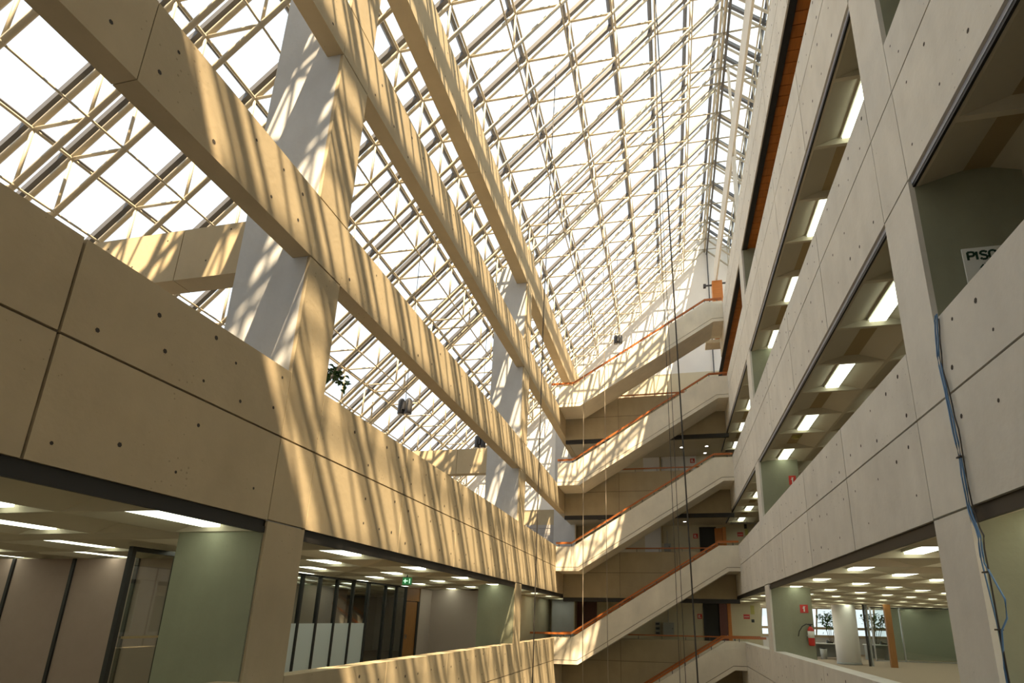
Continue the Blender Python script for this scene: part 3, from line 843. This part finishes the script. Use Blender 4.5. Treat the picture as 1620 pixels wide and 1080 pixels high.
yp = CY_[1][0] - .001
plate('extinguisher_sign', 'red fire extinguisher sign on the second right column, camera level', 'sign', 3.21, 3.40, .27, .47, yp, 'red', EXT, G2)
plate('extinguisher_sign', 'red fire extinguisher sign on the second right column, one level up', 'sign', 3.24, 3.42, 3.61, 3.86, yp, 'red', EXT, G2)
o = thing('fire_extinguisher', 'red fire extinguisher on the flank of the second right column', 'extinguisher', (3.39, yp - .10, -.52))
cyl = part('cylinder', MB().lathe((3.39, yp - .10, -.52), [(.06, 0), (.075, .03), (.075, .38), (.045, .44), (.02, .46)], 16), 'red', o, True)
part('instruction_label', MB().lathe((3.39, yp - .10, -.33), [(.0765, 0), (.0765, .16)], 16), 'signwhite', cyl, True)
part('valve', MB().box(3.37, 3.41, yp - .12, yp - .08, -.06, -.02).box(3.33, 3.45, yp - .11, yp - .09, -.02, .005), 'black', o)
part('hose', MB().path([(3.38, yp - .10, -.03), (3.30, yp - .11, .0), (3.2, yp - .11, -.06), (3.12, yp - .1, -.18), (3.09, yp - .1, -.30)], .012, 6), 'black', o, True)
part('bracket', MB().box(3.31, 3.47, yp - .03, yp, -.3, -.26), 'steel', o)

o = thing('cable_bundle', 'blue and dark cables tied down the near right column', 'cable', (2.47, 5.0, -1.2))
import itertools
def wob(pts, amp):
    P = []
    for i, (a, b) in enumerate(zip(pts[:-1], pts[1:])):
        for t in range(4):
            p = Vector(a).lerp(Vector(b), t / 4); P.append(p + Vector((-abs(random.uniform(0, amp)), random.uniform(-amp, amp), 0)))
    return P + [Vector(pts[-1])]
B1 = [(2.47, 4.97, 2.75), (2.478, 5.0, 2.70), (2.478, 5.07, 2.39), (2.478, 5.05, 1.98), (2.478, 5.02, 1.53), (2.478, 5.03, .98), (2.478, 4.95, .71), (2.478, 4.97, .5)]
LOW = [(2.475, 4.90, .40), (2.475, 4.78, .21), (2.475, 4.80, .07), (2.475, 4.90, -.02), (2.475, 4.96, -.3), (2.475, 4.96, -1.2)]
part('blue_cable', MB().path(wob(B1, .004) + [Vector(p) for p in LOW], .0075, 6), 'blue', o, True)
part('blue_cable', MB().path(wob([(p[0] - .004, p[1] + .025, p[2]) for p in B1], .006) + [Vector((2.475, 4.94, 0)), Vector((2.475, 4.95, -1.2))], .007, 6), 'blue', o, True)
part('dark_cable', MB().path(wob([(p[0], p[1] - .04, p[2]) for p in B1[1:]], .010) + [Vector((2.475, 4.93, .1)), Vector((2.475, 4.93, -1.2))], .006, 6), 'cable', o, True)
for z, y in ((.42, 4.93), (-.02, 4.90), (1.4, 5.0)):
    part('cable_tie', MB().box(2.455, 2.49, y, y + .06, z, z + .012), 'black', o)

# ------------------------------------------------------------------ left office interior
o = thing('partition_wall', 'pinkish beige partition of tall panels between black posts, left office', 'partition', (-10, 7.75, FL[0]))
xs = [-14.3, -12.95, -11.60, -10.25, -8.9, -7.5]
for a, b in zip(xs[:-1], xs[1:]):
    part('panel', MB().box(a + .03, b - .03, 7.72, 7.80, FL[0], ZC0), 'pink', o)
for x in xs:
    part('post', MB().box(x - .03, x + .03, 7.69, 7.83, FL[0], ZC0), 'black', o)
o = thing('glass_door', 'black framed glass door beside the partition, left office', 'door', (-7.32, 6.6, FL[0]))
part('frame', MB().box(-7.36, -7.29, 6.2, 6.26, FL[0], ZC0).box(-7.36, -7.29, 6.92, 6.98, FL[0], ZC0).box(-7.36, -7.29, 6.26, 6.92, .80, ZC0).box(-7.36, -7.29, 6.26, 6.92, FL[0], FL[0] + .1), 'black', o)
part('pane', MB().box(-7.33, -7.32, 6.26, 6.92, FL[0] + .1, .80), 'glass', o)
part('push_bar', MB().box(-7.28, -7.25, 6.3, 6.88, -.37, -.34), 'cofferbrown', o)
part('fixed_glass', MB().box(-7.34, -7.33, 6.98, 7.68, FL[0], ZC0), 'glass', o)
o = thing('glass_partition', 'glass partition with black mullions and frosted lower band, left office', 'partition', (-7.92, 12, FL[0]))
ms = [8.6, 9.3, 10.0, 10.74, 11.37, 12.05, 12.75, 13.48, 14.4, 15.05, 15.64]
for y in ms:
    w_ = .045 if abs(y - 13.48) < .1 else .03
    part('mullion', MB().box(-7.96, -7.88, y - w_, y + w_, FL[0], ZC0), 'black', o)
part('head_rail', MB().box(-7.96, -7.88, ms[0], ms[-1], .82, ZC0), 'black', o)
for a, b in zip(ms[:-1], ms[1:]):
    part('pane', MB().box(-7.925, -7.915, a + .03, b - .03, FL[0] + .02, .82), 'glass', o)
    if b < 13.6:
        part('frosted_film', MB().box(-7.912, -7.909, a + .031, b - .031, FL[0] + .02, -.20), 'frost', o)
o = thing('door_5', 'orange brown wooden door at the end of the glass partition', None, (-7.92, 16.1, FL[0]), kind='structure')
lf = part('door_leaf', MB().box(-7.95, -7.89, 15.68, 16.42, FL[0], .43), 'brownwood', o)
part('handle', MB().box(-7.89, -7.85, 15.75, 15.78, FL[0] + 1.0, FL[0] + 1.12), 'steel', lf)
part('transom', MB().box(-7.95, -7.89, 15.68, 16.55, .45, ZC0), 'brownwood', o)
part('door_frame', MB().box(-7.96, -7.87, 16.43, 16.55, FL[0], .44), 'black', o)
solo('wall_office_end', MB().box(-8.4, -5.6, 17.4, 17.55, FL[0], ZC0), 'beige', 'pale beige wall at the far end of the left office', kind='structure')
solo('wall_office_return', MB().box(-5.75, -5.6, 17.55, 25.74, FL[0], ZC0), 'cream', 'cream wall along the corridor end beyond the left office', kind='structure')
solo('wall_office_back', MB().box(-11.2, -11.0, 7.85, 17.4, FL[0], ZC0), 'pink', 'beige wall behind the glass partition', kind='structure')
solo('wall_office_link', MB().box(-7.98, -7.86, 16.55, 17.4, FL[0], ZC0), 'beige', 'pale beige wall stub beside the brown door', kind='structure')

# ------------------------------------------------------------------ right office interior
o = thing('round_column', 'white round column in the right office', 'column', (7.55, 27.0, FL[0]))
part('shaft', MB().lathe((7.55, 27.0, FL[0]), [(.48, 0), (.48, 2.51)], 32), 'white', o, True)
part('base_ring', MB().lathe((7.55, 27.0, FL[0]), [(.495, 0), (.495, .08), (.482, .09)], 32), 'grey', o, True)
o = thing('door_frame', 'dark slim door frame beside the round white column', 'door frame', (7.97, 26.0, FL[0]))
part('jamb', MB().box(8.08, 8.14, 26.1, 26.2, FL[0], ZC0), 'dark', o)
part('jamb', MB().box(8.18, 8.25, 26.1, 26.2, FL[0], ZC0), 'grey', o)
part('glass_strip', MB().box(8.14, 8.18, 26.14, 26.16, FL[0], ZC0), 'glass', o)
solo('timber_jamb', MB().box(8.80, 9.04, 25.75, 25.9, FL[0], ZC0), 'brownwood', 'orange brown timber door jamb in the right office', 'door jamb')
o = thing('glass_partition', 'greenish glass partition behind the timber jamb, right office', 'partition', (12.5, 30, FL[0]))
for a, b in ((9.6, 10.9), (10.9, 13.2), (13.2, 14.9)):
    part('pane', MB().box(a + .02, b - .02, 30, 30.012, FL[0] + .05, ZC0 - .05), 'glass', o)
for x in (9.6, 10.9, 13.2, 14.9):
    part('mullion', MB().box(x - .03, x + .03, 29.97, 30.04, FL[0], ZC0), 'steel', o)
part('rail', MB().box(9.6, 14.9, 29.97, 30.04, FL[0], FL[0] + .05), 'steel', o)
part('head_rail', MB().box(9.6, 14.9, 29.97, 30.04, ZC0 - .05, ZC0), 'black', o)
solo('wall_office_screen', MB().box(11.2, 15, 32.0, 32.1, FL[0], ZC0), 'screen', 'grey green wall behind the glass partition', kind='structure')
# window wall at the far end
o = thing('window_1', 'bright window band at the far end of the right office', None, (9, 36, FL[0]), kind='structure')
part('window_sill_wall', MB().box(3.9, 15, 36, 36.2, FL[0], -.75), 'desk', o)
part('lintel', MB().box(3.9, 15, 36, 36.2, 1.35, 1.7), 'white', o)
part('window_sill', MB().box(3.9, 15, 35.8, 36.2, -.75, -.62).box(3.9, 15, 35.9, 36.1, -.30, -.16), 'conc', o)
for i in range(11):
    x = 4.2 + i * 1.05
    mb = MB(); mb.v = []
    part('mullion', MB().prism_y([(x, -.65), (x + .08, -.65), (x + .28, 1.4), (x + .20, 1.4)], 36.0, 36.1), 'tube', o)
    part('pane', MB().box(x + .14, x + 1.05, 36.12, 36.13, -.62, 1.36), 'glass', o)
for label, x0, x1, y in (('white desk behind the extinguisher column, right office', 7.0, 8.3, 31), ('grey white desk right of the round column, right office', 9.5, 10.5, 31)):
    o = thing('office_desk', label, 'desk', ((x0 + x1) / 2, y, FL[0]), 'office desks')
    part('top', MB().box(x0, x1, y - .4, y + .4, -.96, -.92), 'desk', o)
    part('front_panel', MB().box(x0 + .25, x1 - .05, y + .3, y + .33, FL[0] + .05, -.96), 'grey', o)
    for a in (x0 + .05, x1 - .09):
        part('leg', MB().box(a, a + .05, y - .35, y + .35, FL[0], -.96), 'grey', o)
    t = thing('desk_phone', 'small black phone on the %s desk' % label.split()[0], 'phone', ((x0 + x1) / 2 + .2, y, -.92))
    part('body', MB().prism_y([(x0 + .72, -.92), (x0 + .98, -.92), (x0 + .98, -.86), (x0 + .72, -.80)], y - .1, y + .1), 'black', t)
    part('handset', MB().box(x0 + .72, x0 + .78, y - .1, y + .1, -.80, -.77), 'black', t)
o = thing('waste_bin', 'small grey bin beside the white desk', 'bin', (7.35, 30.3, FL[0]))
part('body', MB().lathe((7.35, 30.3, FL[0]), [(.13, 0), (.17, .5)], 14), 'grey', o, True)
part('rim', MB().lathe((7.35, 30.3, FL[0] + .5), [(.175, 0), (.175, .03)], 14), 'black', o, True)

# ------------------------------------------------------------------ plants
def leaf_mesh():
    mb = MB()
    mb.face([(0, 0, 0), (.05, .02, .02), (.06, .07, .025), (0, .07, .0)])
    mb.face([(0, .07, 0), (.06, .07, .025), (.03, .13, .01), (0, .17, -.02)])
    mb.face([(0, 0, 0), (0, .07, 0), (-.06, .07, .025), (-.05, .02, .02)])
    mb.face([(0, .07, 0), (0, .17, -.02), (-.03, .13, .01), (-.06, .07, .025)])
    return mb
LM = leaf_mesh()
def plant(label, name, base, pot_r, branches, nleaf, spread, s=1.0, potm='pot'):
    """branches: list of polylines from the pot"""
    o = thing(name, label, 'plant', base, 'potted plants')
    b = base
    pt = part('pot', MB().lathe(b, [(pot_r * .7, 0), (pot_r, .4), (pot_r * 1.08, .4), (pot_r * 1.08, .46)], 16), potm, o, True)
    part('soil', MB().lathe((b[0], b[1], b[2] + .455), [(pot_r, 0), (pot_r, .01)], 16), 'soil', pt)
    fol = MB()
    for br in branches:
        stm = part('stem', MB().path(br, .014 * s, 6), 'stem', o, True)
        for i in range(nleaf):
            j = random.uniform(len(br) * .35, len(br) - 1.001); k = int(j)
            p = Vector(br[k]).lerp(Vector(br[k + 1]), j - k) + Vector([random.gauss(0, spread) for _ in range(3)])
            q = Matrix.Rotation(random.uniform(0, 2 * PI), 3, 'Z') @ Matrix.Rotation(random.uniform(-1.2, .5), 3, 'X')
            sc = random.uniform(.6, 1.1) * s; i0 = len(fol.v)
            fol.v += [tuple(p + (q @ (Vector(v) * sc))) for v in LM.v]
            fol.f += [tuple(i0 + t for t in f) for f in LM.f]; fol.mi += [0] * len(LM.f)
    part('foliage', fol, 'leaf', o, kind='stuff')
bx, by, bz = -5.75, 7.35, FL[1]
plant('leafy plant behind the near left column, tips showing above the parapet', 'potted_plant', (bx, by, bz), .28,
      [[(bx, by, bz + .4), (bx + .05, by, bz + 1.2), (bx, by + .02, bz + 2.0), (bx + .06, by + .12, bz + 2.35), (bx + .12, by + .38, bz + 2.38), (bx + .15, by + .52, bz + 2.2)],
       [(bx, by, bz + .4), (bx - .2, by - .1, bz + 1.2), (bx - .1, by + .05, bz + 2.0), (bx, by + .15, bz + 2.3)]], 110, .07, .7)
bx, by, bz = 9.35, 33.6, FL[0]
def tree(bx, by, bz):
    return [[(bx, by, bz + .4), (bx + dx * .3, by, bz + 1.2), (bx + dx * .7, by + dy, bz + 2.0), (bx + dx, by + dy, bz + 2.1)] for dx, dy in ((-.5, 0), (.1, .2), (.5, -.1), (-.2, -.3), (.8, .2))]
plant('indoor tree by the far window, left of the round column', 'indoor_tree', (8.6, 33.6, FL[0]), .3, tree(8.6, 33.6, FL[0]), 60, .12, 1.0)
plant('indoor tree by the far window, right of the round column', 'indoor_tree', (10.9, 33.6, FL[0]), .3, tree(10.9, 33.6, FL[0]), 50, .12, 1.0)
